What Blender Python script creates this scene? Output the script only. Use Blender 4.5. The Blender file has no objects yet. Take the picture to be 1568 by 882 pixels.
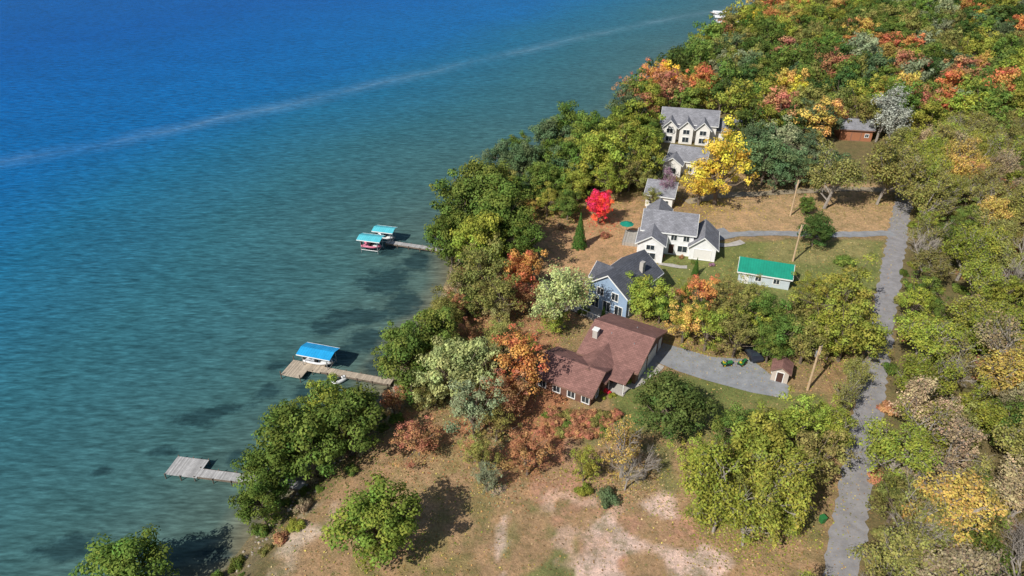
import bpy, math, random
import numpy as np
from mathutils import Vector
rng=np.random.default_rng(11); random.seed(11)
scene=bpy.context.scene
# ---------------------------------------------------------------- camera model (drone 70 m above the lake)
F=1045.0; CX=784.0; CY=441.0; TH=math.radians(32); CH=70.0
def G(u,v,z=3.0):
    dx=(u-CX)/F; dy=-(v-CY)/F
    d=(dx, math.cos(TH)+dy*math.sin(TH), -math.sin(TH)+dy*math.cos(TH))
    t=(z-CH)/d[2]
    return (d[0]*t, d[1]*t, t)   # x,y,depth
def G2(u,v,z=3.0):
    a=G(u,v,z); return (a[0],a[1])
cam=bpy.data.cameras.new('camera'); co=bpy.data.objects.new('camera',cam); scene.collection.objects.link(co)
co.location=(0,0,CH); co.rotation_euler=(math.pi/2-TH,0,0)
cam.sensor_width=36; cam.lens=36*F/1568; cam.clip_end=9000; cam.clip_start=0.5
scene.camera=co
scene.view_settings.view_transform='Standard'; scene.view_settings.look='None'; scene.view_settings.exposure=0
# ---------------------------------------------------------------- light
EL=math.radians(42); sx,sy=-0.68,-0.73
w=bpy.data.worlds.new('World'); scene.world=w; w.use_nodes=True
nt=w.node_tree; sky=nt.nodes.new('ShaderNodeTexSky'); sky.sky_type='NISHITA'; sky.sun_disc=False
sky.sun_elevation=EL; sky.sun_rotation=math.atan2(sx,sy)
nt.links.new(sky.outputs[0],nt.nodes['Background'].inputs[0]); nt.nodes['Background'].inputs[1].default_value=0.09
sl=bpy.data.lights.new('sun','SUN'); sl.energy=5.0; sl.angle=math.radians(0.5); sl.color=(1,0.96,0.89)
so=bpy.data.objects.new('sun',sl); scene.collection.objects.link(so); so.location=(-60,-60,120)
so.rotation_euler=Vector((-sx*math.cos(EL),-sy*math.cos(EL),-math.sin(EL))).to_track_quat('-Z','Y').to_euler()
# ---------------------------------------------------------------- helpers: materials
def newmat(name):
    m=bpy.data.materials.new(name); m.use_nodes=True; n=m.node_tree
    b=n.nodes['Principled BSDF']; b.inputs['Roughness'].default_value=0.85
    b.inputs['Specular IOR Level'].default_value=0.25
    return m,n,b
def N(n,t,**k):
    x=n.nodes.new(t)
    for a,b in k.items(): setattr(x,a,b)
    return x
def noise(n,scale,detail=4,rough=.6,vec=None):
    x=N(n,'ShaderNodeTexNoise'); x.inputs['Scale'].default_value=scale; x.inputs['Detail'].default_value=detail; x.inputs['Roughness'].default_value=rough
    if vec is not None: n.links.new(vec,x.inputs['Vector'])
    return x.outputs['Fac']
def ramp(n,fac,stops):
    r=N(n,'ShaderNodeValToRGB'); n.links.new(fac,r.inputs[0]); e=r.color_ramp.elements
    while len(e)<len(stops): e.new(.5)
    for i,(p,c) in enumerate(stops):
        e[i].position=p; e[i].color=(c,c,c,1) if isinstance(c,(int,float)) else (*c,1)
    return r.outputs[0]
def mixc(n,fac,a,b,mode='MIX'):
    x=N(n,'ShaderNodeMix',data_type='RGBA',blend_type=mode)
    if isinstance(fac,(int,float)): x.inputs[0].default_value=fac
    else: n.links.new(fac,x.inputs[0])
    for i,v in ((6,a),(7,b)):
        if isinstance(v,tuple): x.inputs[i].default_value=(*v,1)
        else: n.links.new(v,x.inputs[i])
    return x.outputs[2]
def math_(n,op,a,b=None,c=None):
    x=N(n,'ShaderNodeMath',operation=op)
    for i,v in enumerate((a,b,c)):
        if v is None: continue
        if isinstance(v,(int,float)): x.inputs[i].default_value=v
        else: n.links.new(v,x.inputs[i])
    return x.outputs[0]
def bump(n,b,h,strength,dist):
    x=N(n,'ShaderNodeBump'); x.inputs['Strength'].default_value=strength; x.inputs['Distance'].default_value=dist
    n.links.new(h,x.inputs['Height']); n.links.new(x.outputs[0],b.inputs['Normal'])
def objco(n): return N(n,'ShaderNodeTexCoord').outputs['Object']
def simple(name,col,var=.25,scale=3.0,rough=.8,metal=0,bmp=0.0):
    m,n,b=newmat(name); v=objco(n)
    f=noise(n,scale,5,.65,v)
    lo=tuple(c*(1-var) for c in col); hi=tuple(min(1,c*(1+var)) for c in col)
    n.links.new(ramp(n,f,[(.3,lo),(.7,hi)]),b.inputs['Base Color'])
    b.inputs['Roughness'].default_value=rough; b.inputs['Metallic'].default_value=metal
    if bmp: bump(n,b,f,bmp,.05)
    return m
def siding(name,col):
    m,n,b=newmat(name); v=objco(n)
    s=N(n,'ShaderNodeSeparateXYZ'); n.links.new(v,s.inputs[0])
    fr=math_(n,'FRACT',math_(n,'MULTIPLY',s.outputs[2],4.5))
    c=ramp(n,fr,[(0,tuple(x*.72 for x in col)),(.12,col)])
    c=mixc(n,1.0,c,ramp(n,noise(n,1.2,4,.6,v),[(.3,.86),(.7,1.0)]),'MULTIPLY')
    n.links.new(c,b.inputs['Base Color']); bump(n,b,fr,.5,.03); b.inputs['Roughness'].default_value=.6
    return m
def shingle(name,col):
    m,n,b=newmat(name); v=objco(n)
    br=N(n,'ShaderNodeTexBrick'); n.links.new(v,br.inputs['Vector']); br.inputs['Scale'].default_value=1.0
    br.inputs['Brick Width'].default_value=.6; br.inputs['Row Height'].default_value=.28; br.inputs['Mortar Size'].default_value=.018
    br.inputs['Color1'].default_value=(*[c*.85 for c in col],1); br.inputs['Color2'].default_value=(*[c*1.15 for c in col],1); br.inputs['Mortar'].default_value=(*[c*.5 for c in col],1)
    c=mixc(n,1.0,br.outputs['Color'],ramp(n,noise(n,.6,6,.7,v),[(.3,.75),(.7,1.2)]),'MULTIPLY')
    n.links.new(c,b.inputs['Base Color']); b.inputs['Roughness'].default_value=.9
    return m
def ribbed(name,col):
    m,n,b=newmat(name); v=objco(n)
    s=N(n,'ShaderNodeSeparateXYZ'); n.links.new(v,s.inputs[0])
    fr=math_(n,'FRACT',math_(n,'MULTIPLY',s.outputs[0],2.2))
    c=ramp(n,fr,[(0,tuple(x*.55 for x in col)),(.1,col),(1,col)])
    c=mixc(n,1.0,c,ramp(n,noise(n,.8,5,.7,v),[(.3,.8),(.7,1.1)]),'MULTIPLY')
    n.links.new(c,b.inputs['Base Color']); bump(n,b,fr,.4,.04); b.inputs['Roughness'].default_value=.5
    return m
def planks(name,col,axis=0,freq=6):
    m,n,b=newmat(name); v=objco(n)
    s=N(n,'ShaderNodeSeparateXYZ'); n.links.new(v,s.inputs[0])
    t=math_(n,'MULTIPLY',s.outputs[axis],freq); fr=math_(n,'FRACT',t)
    wn=N(n,'ShaderNodeTexWhiteNoise',noise_dimensions='1D'); n.links.new(math_(n,'FLOOR',t),wn.inputs['W'])
    c=ramp(n,fr,[(0,tuple(x*.3 for x in col)),(.1,col),(1,col)])
    c=mixc(n,1.0,c,ramp(n,wn.outputs[0],[(0,.75),(1,1.15)]),'MULTIPLY')
    c=mixc(n,1.0,c,ramp(n,noise(n,1.5,5,.7,v),[(.3,.8),(.7,1.15)]),'MULTIPLY')
    n.links.new(c,b.inputs['Base Color']); return m
def glassm():
    m,n,b=newmat('window_glass'); b.inputs['Base Color'].default_value=(.03,.04,.05,1); b.inputs['Roughness'].default_value=.12; b.inputs['Specular IOR Level'].default_value=.6
    return m
GLASS=glassm(); TRIM=simple('white_trim',(.75,.75,.72),.06); BARK=simple('bark',(.16,.125,.095),.4,6,.95,0,.5)
METAL=simple('galvanised_metal',(.5,.5,.5),.15,4,.4,.6); DARK=simple('dark_rubber',(.02,.02,.02),.2); CONC=simple('concrete',(.42,.39,.35),.2,1.5)
# ---------------------------------------------------------------- helpers: geometry
def link(o): scene.collection.objects.link(o); return o
def mesh(name,v,f,mat,parent=None,smooth=False):
    me=bpy.data.meshes.new(name); me.from_pydata([tuple(a) for a in v],[],[tuple(a) for a in f]); me.update()
    for m in (mat if isinstance(mat,(list,tuple)) else [mat]): me.materials.append(m)
    if smooth:
        for p in me.polygons: p.use_smooth=True
    o=link(bpy.data.objects.new(name,me))
    if parent: o.parent=parent
    return o
def empty(name,loc,yaw=0):
    e=bpy.data.objects.new(name,None); link(e); e.location=loc; e.rotation_euler=(0,0,math.radians(yaw)); e.empty_display_size=.5; return e
def boxvf(x0,x1,y0,y1,z0,z1):
    v=[(x0,y0,z0),(x1,y0,z0),(x1,y1,z0),(x0,y1,z0),(x0,y0,z1),(x1,y0,z1),(x1,y1,z1),(x0,y1,z1)]
    return v,[(0,3,2,1),(4,5,6,7),(0,1,5,4),(1,2,6,5),(2,3,7,6),(3,0,4,7)]
def box(name,p,x0,x1,y0,y1,z0,z1,mat,bev=0):
    v,f=boxvf(x0,x1,y0,y1,z0,z1); o=mesh(name,v,f,mat,p)
    if bev:
        m=o.modifiers.new('b','BEVEL'); m.width=bev; m.segments=2
    return o
def tube(V,Fc,pts,rad,n=5):
    pts=[np.array(p,float) for p in pts]; base=len(V); K=len(pts)
    for i,p in enumerate(pts):
        d=pts[min(i+1,K-1)]-pts[max(i-1,0)]; d/=np.linalg.norm(d)+1e-9
        a=np.cross(d,(0,0,1.) if abs(d[2])<.9 else (1.,0,0)); a/=np.linalg.norm(a); b=np.cross(d,a)
        for k in range(n):
            t=2*math.pi*k/n; V.append(p+rad[i]*(math.cos(t)*a+math.sin(t)*b))
    for i in range(K-1):
        for k in range(n):
            Fc.append((base+i*n+k,base+i*n+(k+1)%n,base+(i+1)*n+(k+1)%n,base+(i+1)*n+k))
    Fc.append(tuple(base+(K-1)*n+k for k in range(n)))
def cyl(name,p,a,b,r,mat,n=10):
    V=[];Fc=[]; tube(V,Fc,[a,b],[r,r],n); Fc.append(tuple(reversed(range(n)))); return mesh(name,V,Fc,mat,p)
# ---------------------------------------------------------------- shoreline & terrain
sh_px=[(60,1060),(180,975),(290,915),(352,880),(388,826),(425,782),(470,740),(520,695),(562,650),(592,612),(612,575),(628,540),(645,505),(670,468),(688,430),(692,395),(700,350),(735,312),(780,280),(832,254),(882,232),(935,212),(975,180),(1012,135),(1070,88),(1120,58),(1155,22),(1190,-15),(1235,-50)]
shore=[(-160,-400),(-70,-20)]+[G2(u,v,0) for u,v in sh_px]
lx,ly=shore[-1]; shore+= [(lx+120,ly+160),(lx+500,ly+700),(lx+1500,ly+3600)]
landpoly=np.array(shore+[(6000,4500),(6000,-600)])
def segdist(x,y,pts,closed=False):
    d=np.full(x.shape,1e9); n=len(pts)
    for i in range(n if closed else n-1):
        ax,ay=pts[i]; bx,by=pts[(i+1)%n]; ex,ey=bx-ax,by-ay; L=ex*ex+ey*ey+1e-9
        t=np.clip(((x-ax)*ex+(y-ay)*ey)/L,0,1); d=np.minimum(d,np.hypot(x-ax-t*ex,y-ay-t*ey))
    return d
def inside(x,y,P):
    c=np.zeros(x.shape,bool); n=len(P)
    for i in range(n):
        ax,ay=P[i]; bx,by=P[(i+1)%n]
        if ay==by: continue
        c^=((ay>y)!=(by>y))&(x<(bx-ax)*(y-ay)/(by-ay)+ax)
    return c
def sd(x,y,P):
    d=segdist(x,y,P,True); return np.where(inside(x,y,P),d,-d)
def wob(x,y,s,seed=0):
    r=np.random.default_rng(seed); o=np.zeros(np.shape(x))
    for k in range(7):
        a=r.uniform(0,6.28); q=s*r.uniform(.5,2.4); o=o+np.sin((x*math.cos(a)+y*math.sin(a))/q+r.uniform(0,6.28)+1.3*np.sin((x*math.sin(a)-y*math.cos(a))/q/1.7))
    return o/3.5
def sm(t): t=np.clip(t,0,1); return t*t*(3-2*t)
def shore_d(x,y):
    d=segdist(x,y,shore); return np.where(inside(x,y,landpoly),d,-d)+wob(x,y,3,5)*.5
def terr(x,y,d=None):
    x=np.asarray(x,float); y=np.asarray(y,float)
    if d is None: d=shore_d(x,y)
    land=.25+2.75*sm(d/6.0)+wob(x,y,9,2)*.10*sm(d/10)+16*sm((y-230)/320)*sm((x-90)/220)
    bed=np.maximum(-6,d*.12)-.1
    return np.where(d>0,land,bed+.35*np.exp(d/.6))
def tz(x,y): return float(terr(np.array([x]),np.array([y]))[0])
def axis(*segs):
    out=[]
    for a,b,s in segs: out+=list(np.arange(a,b,s))
    return np.array(out+[segs[-1][1]])
def grid(name,X,Y,zf,mat):
    gx,gy=np.meshgrid(X,Y); x=gx.ravel(); y=gy.ravel(); z=zf(x,y)
    nx,ny=len(X),len(Y); me=bpy.data.meshes.new(name)
    i=np.arange(nx*ny).reshape(ny,nx); q=np.stack([i[:-1,:-1],i[:-1,1:],i[1:,1:],i[1:,:-1]],-1).reshape(-1,4)
    me.vertices.add(len(x)); me.vertices.foreach_set('co',np.stack([x,y,z],1).astype(np.float32).ravel())
    me.loops.add(q.size); me.loops.foreach_set('vertex_index',q.astype(np.int32).ravel())
    me.polygons.add(len(q)); me.polygons.foreach_set('loop_start',(np.arange(len(q))*4).astype(np.int32))
    me.update(calc_edges=True); me.validate(); me.polygons.foreach_set('use_smooth',np.ones(len(q),bool))
    me.materials.append(mat); o=link(bpy.data.objects.new(name,me)); return o,x,y
X=axis((-3000,-400,200),(-400,-70,11),(-70,130,.6),(130,420,5),(420,4000,200)); Y=axis((-400,30,20),(30,215,.6),(215,650,4),(650,4400,200))
gm,gn,gb=newmat('ground_soil_and_grass')
ground,x,y=grid('ground',X,Y,terr,gm)
d=shore_d(x,y)
col=np.zeros((len(x),3)); col[:]=(.17,.135,.06)   # forest floor
def paint(poly,c,feather=2.0,wa=2.0,amt=1.0,px=True,seed=1,brk=0,ws=2.2):
    P=[G2(u,v) for u,v in poly] if px else poly
    s=sd(x,y,P)+wob(x,y,ws,seed)*wa
    m=sm(s/feather+.5)*amt
    if brk: m=m*sm(.5+brk*wob(x,y,.9,seed+9))
    col[:]=col*(1-m[:,None])+np.array(c)*m[:,None]
LAWN=(.15,.19,.05)
paint([(330,960),(560,700),(600,600),(680,470),(700,380),(840,290),(980,290),(1100,270),(1390,285),(1385,330),(1290,960)],(.32,.215,.11),3,2)
paint([(1100,262),(1385,285),(1380,360),(1090,355)],(.46,.30,.16),2,1)
paint([(835,300),(980,300),(985,420),(830,420)],(.48,.285,.15),2,1)
paint([(1010,372),(1362,366),(1352,450),(1200,470),(1010,440)],(.18,.21,.06),2,1,.95)
paint([(1180,372),(1350,368),(1340,400),(1180,395)],(.34,.28,.12),3,2,.6)
paint([(925,575),(1290,600),(1240,680),(950,668)],LAWN,2,1.4,.9)
paint([(1050,640),(1290,600),(1260,690),(1080,690)],(.30,.23,.10),3,2,.5)
paint([(1250,560),(1330,540),(1290,760),(1240,740)],(.36,.22,.11),3,2,.6)
paint([(470,735),(640,640),(760,660),(880,640),(1000,690),(1250,720),(1250,960),(380,960)],(.40,.255,.14),3,2)
paint([(600,690),(720,700),(760,900),(520,960),(520,860)],(.27,.215,.085),2,3,.8,seed=4,brk=1.3)
paint([(770,770),(840,800),(930,960),(680,960),(760,860)],(.17,.195,.065),2,3,.9,seed=6,brk=1.5)
paint([(900,670),(1030,680),(1040,740),(950,745)],(.18,.2,.07),2,2,.8,brk=1.5)
paint([(990,720),(1100,720),(1240,800),(1230,880),(1090,800)],(.25,.22,.085),2,2,.8,seed=16,brk=1.5)
paint([(800,690),(930,700),(960,760),(1040,790),(1060,880),(900,870),(830,770)],(.50,.27,.18),2,3,.8,seed=8,brk=1.5)
paint([(930,780),(1050,790),(1150,860),(1060,920),(880,900)],(.68,.49,.40),1.2,3,1,seed=9,brk=3.6,ws=1.4)
paint([(830,760),(930,770),(960,860),(860,850)],(.60,.40,.30),1.2,2,.8,seed=19,brk=2.8,ws=1.4)
paint([(600,700),(680,700),(650,760),(590,740)],(.44,.29,.16),2,2,.6)
paint([(600,610),(820,640),(830,740),(740,720),(700,680),(600,680)],(.46,.20,.10),2,2,.75,seed=3,brk=1.5)
paint([(690,470),(870,490),(860,545),(700,500)],(.48,.22,.12),2,2,.7,seed=3)
paint([(780,600),(870,590),(880,720),(790,730)],(.50,.20,.10),2,2,.75,seed=5)
paint([(752,745),(772,745),(780,800),(788,870),(764,890),(756,820)],(.58,.44,.36),.8,.5,.8,seed=12,brk=3.4,ws=1.0)
paint([(395,850),(470,785),(530,750),(520,780),(460,850),(410,900)],(.58,.46,.35),1.2,1.5,.9,seed=13,brk=2)
mb=sm((4.2+wob(x,y,2,21)*1.5-d)/2)*(d>-3); col=col*(1-mb[:,None])+np.array((.20,.16,.09))*mb[:,None]
mb=sm(-d/1.5); col=col*(1-mb[:,None])+np.array((.16,.15,.09))*mb[:,None]
rgba=np.ones((len(x),4),np.float32); rgba[:,:3]=col
at=ground.data.color_attributes.new('albedo','FLOAT_COLOR','POINT'); at.data.foreach_set('color',rgba.ravel())
va=N(gn,'ShaderNodeVertexColor',layer_name='albedo'); v=objco(gn)
c=mixc(gn,1.0,va.outputs[0],ramp(gn,noise(gn,.35,8,.7,v),[(.3,(.60,.66,.58)),(.5,(1,1,1)),(.72,(1.35,1.26,1.2))]),'MULTIPLY')
c=mixc(gn,1.0,c,ramp(gn,noise(gn,2.6,8,.82,v),[(.3,.5),(.5,1.0),(.7,1.5)]),'MULTIPLY')
c=mixc(gn,ramp(gn,noise(gn,.5,8,.78,v),[(.5,0),(.64,.6)]),c,(.14,.15,.05))
c=mixc(gn,ramp(gn,noise(gn,6,3,.6,v),[(.60,0),(.66,.7)]),c,(.42,.24,.09))
gn.links.new(c,gb.inputs['Base Color']); gb.inputs['Roughness'].default_value=.95; bump(gn,gb,noise(gn,4,7,.8,v),.9,.2)
# ---------------------------------------------------------------- lake
wm,wn_,wb=newmat('lake_water')
WX=axis((-4000,-240,150),(-240,260,1.6),(260,2000,150)); WY=axis((-400,20,20),(20,470,1.8),(470,4400,120))
lake,x2,y2=grid('lake_water',WX,WY,lambda a,b:np.zeros(a.shape),wm)
d2=shore_d(x2,y2)
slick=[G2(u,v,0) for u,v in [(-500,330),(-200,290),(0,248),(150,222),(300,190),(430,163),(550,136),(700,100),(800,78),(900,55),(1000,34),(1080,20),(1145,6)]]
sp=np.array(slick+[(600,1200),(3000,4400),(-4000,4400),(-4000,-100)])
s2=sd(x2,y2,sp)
weeds=[(590,430,45,26),(640,400,30,20),(545,485,60,16),(500,500,40,14),(620,465,40,20),(300,645,60,14),(410,600,25,14),(340,628,40,10),(160,718,22,9),(470,600,30,20),(560,520,35,25),(580,560,25,25),(520,540,30,12),(430,560,25,10),(100,840,60,25),(330,850,40,20),(600,380,30,15),(250,690,30,9),(440,640,40,20),(370,700,30,14)]
wd=np.zeros(len(x2))
for u,v_,a,b_ in weeds:
    cx,cy,t=G(u,v_,0); rx=a*t/F; ry=abs(G(u,v_-b_,0)[1]-G(u,v_+b_,0)[1])/2
    wd=np.maximum(wd,np.exp(-((x2-cx)/rx)**2-((y2-cy)/ry)**2))
for nm,arr in (('shore',-d2),('slick',s2),('weed',wd)):
    a=lake.data.attributes.new(nm,'FLOAT','POINT'); a.data.foreach_set('value',arr.astype(np.float32))
def attr(n,nm): 
    a=N(n,'ShaderNodeAttribute'); a.attribute_name=nm; return a.outputs['Fac']
v=objco(wn_); sh=attr(wn_,'shore'); sk=attr(wn_,'slick'); we=attr(wn_,'weed')
big=noise(wn_,.012,3,.5,v)
fac=math_(wn_,'ADD',math_(wn_,'DIVIDE',sh,260),math_(wn_,'MULTIPLY',math_(wn_,'SUBTRACT',big,.5),.10))
c=ramp(wn_,fac,[(0,(.16,.15,.10)),(.02,(.075,.125,.11)),(.08,(.048,.12,.122)),(.2,(.030,.122,.155)),(.33,(.014,.122,.22)),(.46,(.005,.112,.30)),(.7,(.002,.10,.32)),(1,(.001,.08,.30))])
f2=math_(wn_,'ADD',we,math_(wn_,'MULTIPLY',math_(wn_,'SUBTRACT',noise(wn_,.22,7,.75,v),.5),1.7))
c=mixc(wn_,ramp(wn_,f2,[(.38,0),(.7,.75)]),c,(.014,.038,.045))
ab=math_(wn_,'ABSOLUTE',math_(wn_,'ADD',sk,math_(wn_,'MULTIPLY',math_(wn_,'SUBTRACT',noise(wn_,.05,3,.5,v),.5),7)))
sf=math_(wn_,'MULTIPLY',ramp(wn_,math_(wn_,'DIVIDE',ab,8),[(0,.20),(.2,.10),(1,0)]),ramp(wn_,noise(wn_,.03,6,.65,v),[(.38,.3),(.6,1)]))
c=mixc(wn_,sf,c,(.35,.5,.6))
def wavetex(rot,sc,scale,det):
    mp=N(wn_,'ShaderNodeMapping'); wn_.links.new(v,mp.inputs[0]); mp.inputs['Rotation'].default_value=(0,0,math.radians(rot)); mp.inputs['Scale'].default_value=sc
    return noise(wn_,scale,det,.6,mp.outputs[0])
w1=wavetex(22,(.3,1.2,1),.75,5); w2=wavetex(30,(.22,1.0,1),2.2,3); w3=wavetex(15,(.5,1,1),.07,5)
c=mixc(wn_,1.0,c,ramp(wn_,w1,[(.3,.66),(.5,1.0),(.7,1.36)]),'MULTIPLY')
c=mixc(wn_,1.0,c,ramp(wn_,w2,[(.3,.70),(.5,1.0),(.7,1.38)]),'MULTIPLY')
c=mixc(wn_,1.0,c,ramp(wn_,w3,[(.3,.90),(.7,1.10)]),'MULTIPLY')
wn_.nodes.remove(wb)
df=N(wn_,'ShaderNodeBsdfDiffuse'); gl=N(wn_,'ShaderNodeBsdfGlossy'); gl.inputs['Roughness'].default_value=.18; gl.inputs['Color'].default_value=(.40,.68,1,1)
lw=N(wn_,'ShaderNodeFresnel'); lw.inputs['IOR'].default_value=1.16
mx=N(wn_,'ShaderNodeMixShader'); bp=N(wn_,'ShaderNodeBump'); bp.inputs['Strength'].default_value=.8; bp.inputs['Distance'].default_value=.4
wn_.links.new(math_(wn_,'ADD',w1,math_(wn_,'MULTIPLY',w2,.3)),bp.inputs['Height'])
for s_ in (gl,lw): wn_.links.new(bp.outputs[0],s_.inputs['Normal'])
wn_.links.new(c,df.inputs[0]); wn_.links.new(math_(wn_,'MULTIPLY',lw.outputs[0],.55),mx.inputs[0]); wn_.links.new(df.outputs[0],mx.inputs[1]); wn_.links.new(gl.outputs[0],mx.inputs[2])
wn_.links.new(mx.outputs[0],wn_.nodes['Material Output'].inputs[0])
# ---------------------------------------------------------------- roads
def strip(name,pts,width,mat,off=.06,step=1.0,edge=.25,seed=3):
    P=[np.array(p) for p in pts]; cs=[P[0]]
    for a,b in zip(P[:-1],P[1:]):
        k=max(1,int(np.linalg.norm(b-a)/step)); cs+= [a+(b-a)*i/k for i in range(1,k+1)]
    cs=np.array(cs)
    for _ in range(4): cs[1:-1]=(cs[:-2]+2*cs[1:-1]+cs[2:])/4
    r=np.random.default_rng(seed); V=[];Fc=[]; nn=7
    for i,p in enumerate(cs):
        t=cs[min(i+1,len(cs)-1)]-cs[max(i-1,0)]; t/=np.linalg.norm(t); nrm=np.array((-t[1],t[0]))
        for k in range(nn):
            s=k/(nn-1)*2-1; e=r.uniform(-edge,edge) if k in(0,nn-1) else 0
            q=p+nrm*(s*width/2+e); V.append((q[0],q[1],0))
    A=np.array(V); A[:,2]=terr(A[:,0],A[:,1])+off
    for i in range(len(cs)-1):
        for k in range(nn-1): a=i*nn+k; Fc.append((a,a+1,a+nn+1,a+nn))
    return mesh(name,A,Fc,mat)
def asphalt(name,colr):
    m,n,b=newmat(name); v=objco(n)
    c=ramp(n,noise(n,.7,8,.75,v),[(.3,tuple(k*.7 for k in colr)),(.7,tuple(k*1.2 for k in colr))])
    c=mixc(n,ramp(n,noise(n,2.5,5,.8,v),[(.55,0),(.75,.5)]),c,(.34,.29,.22))
    c=mixc(n,ramp(n,noise(n,7,3,.7,v),[(.60,0),(.64,.6)]),c,(.30,.20,.08))
    n.links.new(c,b.inputs['Base Color']); bump(n,b,noise(n,12,3,.6,v),.3,.03); return m
ROADM=asphalt('old_asphalt',(.28,.27,.275)); DRIVEM=asphalt('driveway_asphalt',(.27,.28,.295))
ra=np.array(G2(1288,882)); rb=np.array(G2(1381,320)); rd=(rb-ra)/np.linalg.norm(rb-ra)
strip('road',[ra-rd*120,ra,G2(1340,560),rb,rb+rd*22+np.array((2,0)),rb+rd*60+np.array((12,0)),rb+rd*400+np.array((90,0))],3.7,ROADM,step=.9,edge=.35)
strip('driveway',[G2(1368,357),G2(1290,359),G2(1180,357),G2(1100,360)],2.4,DRIVEM,off=.09)
strip('driveway',[G2(1095,352),G2(1115,366)],4.0,DRIVEM,off=.12,seed=8)
strip('gravel_driveway',[G2(1375,292),G2(1290,290),G2(1180,296),G2(1100,300),G2(1050,310)],2.6,asphalt('gravel_track',(.33,.27,.19)),off=.09)
strip('footpath',[G2(1086,372),G2(1110,378),G2(1138,371)],1.6,CONC,off=.15)
strip('footpath',[G2(1052,410),G2(1030,408),G2(1008,404)],1.2,CONC,off=.1)
strip('footpath',[G2(1012,560),G2(985,585),G2(945,597),G2(925,590)],1.4,CONC,off=.11)
def patch(name,px,mat,off):
    P=[np.array(G2(*p)) for p in px]
    import bmesh
    bm=bmesh.new(); vs=[bm.verts.new((p[0],p[1],0)) for p in P]; bm.faces.new(vs); bmesh.ops.triangulate(bm,faces=bm.faces[:])
    for _ in range(4): bmesh.ops.subdivide_edges(bm,edges=bm.edges[:],cuts=1,use_grid_fill=True)
    a=np.array([v.co[:] for v in bm.verts]); z=terr(a[:,0],a[:,1])+off
    for v,zz in zip(bm.verts,z): v.co.z=zz
    me=bpy.data.meshes.new(name); bm.to_mesh(me); me.materials.append(mat); return link(bpy.data.objects.new(name,me))
patch('driveway',[(1008,524),(1045,535),(1090,548),(1150,552),(1180,575),(1208,592),(1206,612),(1150,602),(1080,583),(1040,570),(1006,556),(985,590),(978,575)],DRIVEM,.08)
# ---------------------------------------------------------------- trees
def leafmat(name,trans=.25):
    m=bpy.data.materials.new(name); m.use_nodes=True; n=m.node_tree; n.nodes.clear()
    out=N(n,'ShaderNodeOutputMaterial'); oi=N(n,'ShaderNodeObjectInfo')
    t=attr(n,'tint'); h=attr(n,'hue')
    hs=N(n,'ShaderNodeHueSaturation'); n.links.new(oi.outputs['Color'],hs.inputs['Color'])
    n.links.new(math_(n,'ADD',math_(n,'MULTIPLY',math_(n,'SUBTRACT',h,.5),.085),.5),hs.inputs['Hue'])
    n.links.new(math_(n,'ADD',math_(n,'MULTIPLY',t,1.45),.58),hs.inputs['Value']); hs.inputs['Saturation'].default_value=.95
    df=N(n,'ShaderNodeBsdfDiffuse'); tr=N(n,'ShaderNodeBsdfTranslucent'); mx=N(n,'ShaderNodeMixShader'); mx.inputs[0].default_value=trans
    n.links.new(hs.outputs[0],df.inputs[0]); n.links.new(hs.outputs[0],tr.inputs[0])
    n.links.new(df.outputs[0],mx.inputs[1]); n.links.new(tr.outputs[0],mx.inputs[2]); n.links.new(mx.outputs[0],out.inputs[0])
    return m
LEAF=leafmat('foliage')
def treemesh(name,V,Fc,C,Nn,S,T,Hh,bark=BARK):
    fb=len(Fc); nb=len(V); me=bpy.data.meshes.new(name)
    if len(C):
        Nn=Nn/np.linalg.norm(Nn,axis=1,keepdims=True); r=rng.normal(size=C.shape); t=np.cross(Nn,r); t/=np.linalg.norm(t,axis=1,keepdims=True); b=np.cross(Nn,t)
        s=S[:,None]; j=lambda: rng.uniform(.6,1.25,(len(C),1))
        q=np.stack([C+t*s*j(),C+b*s*.75*j(),C-t*s*j(),C-b*s*.75*j()],1).reshape(-1,3)
        fq=(np.arange(len(C)*4)+nb).reshape(-1,4)
        allv=[tuple(p) for p in V]+q.tolist(); allf=[tuple(f) for f in Fc]+fq.tolist()
    else: allv=[tuple(p) for p in V]; allf=[tuple(f) for f in Fc]; T=Hh=np.zeros(0)
    me.from_pydata(allv,[],allf); me.materials.append(bark); me.materials.append(LEAF)
    mi=np.zeros(len(allf),np.int32); mi[fb:]=1; me.polygons.foreach_set('material_index',mi)
    for nm,arr in (('tint',T),('hue',Hh)):
        a=me.attributes.new(nm,'FLOAT','FACE'); full=np.full(len(allf),.5,np.float32); full[fb:]=arr; a.data.foreach_set('value',full)
    me.update(); return me
def rdir(n): 
    a=rng.normal(size=(n,3)); return a/np.linalg.norm(a,axis=1,keepdims=True)
def clumpleaves(cs,rs,dens,size):
    C=[];Nn=[];S=[];T=[];Hh=[]
    for c,r in zip(cs,rs):
        k=max(6,int(dens*r*r)); dd=rdir(k); rad=r*rng.uniform(.3,1.15,k)**.6
        C.append(c+dd*rad[:,None]*np.array((1,1,.75))); Nn.append(dd*1.2+rdir(k)*.6+np.array((0,0,.55)))
        S.append(rng.uniform(.6,1.3,k)*size); ct=rng.uniform(0,1)
        T.append(np.clip(.55*ct+.45*rng.uniform(0,1,k),0,1)); Hh.append(np.clip(.7*rng.uniform(0,1)+.3*rng.uniform(0,1,k),0,1))
    return map(np.concatenate,(C,Nn,S,T,Hh))
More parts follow.
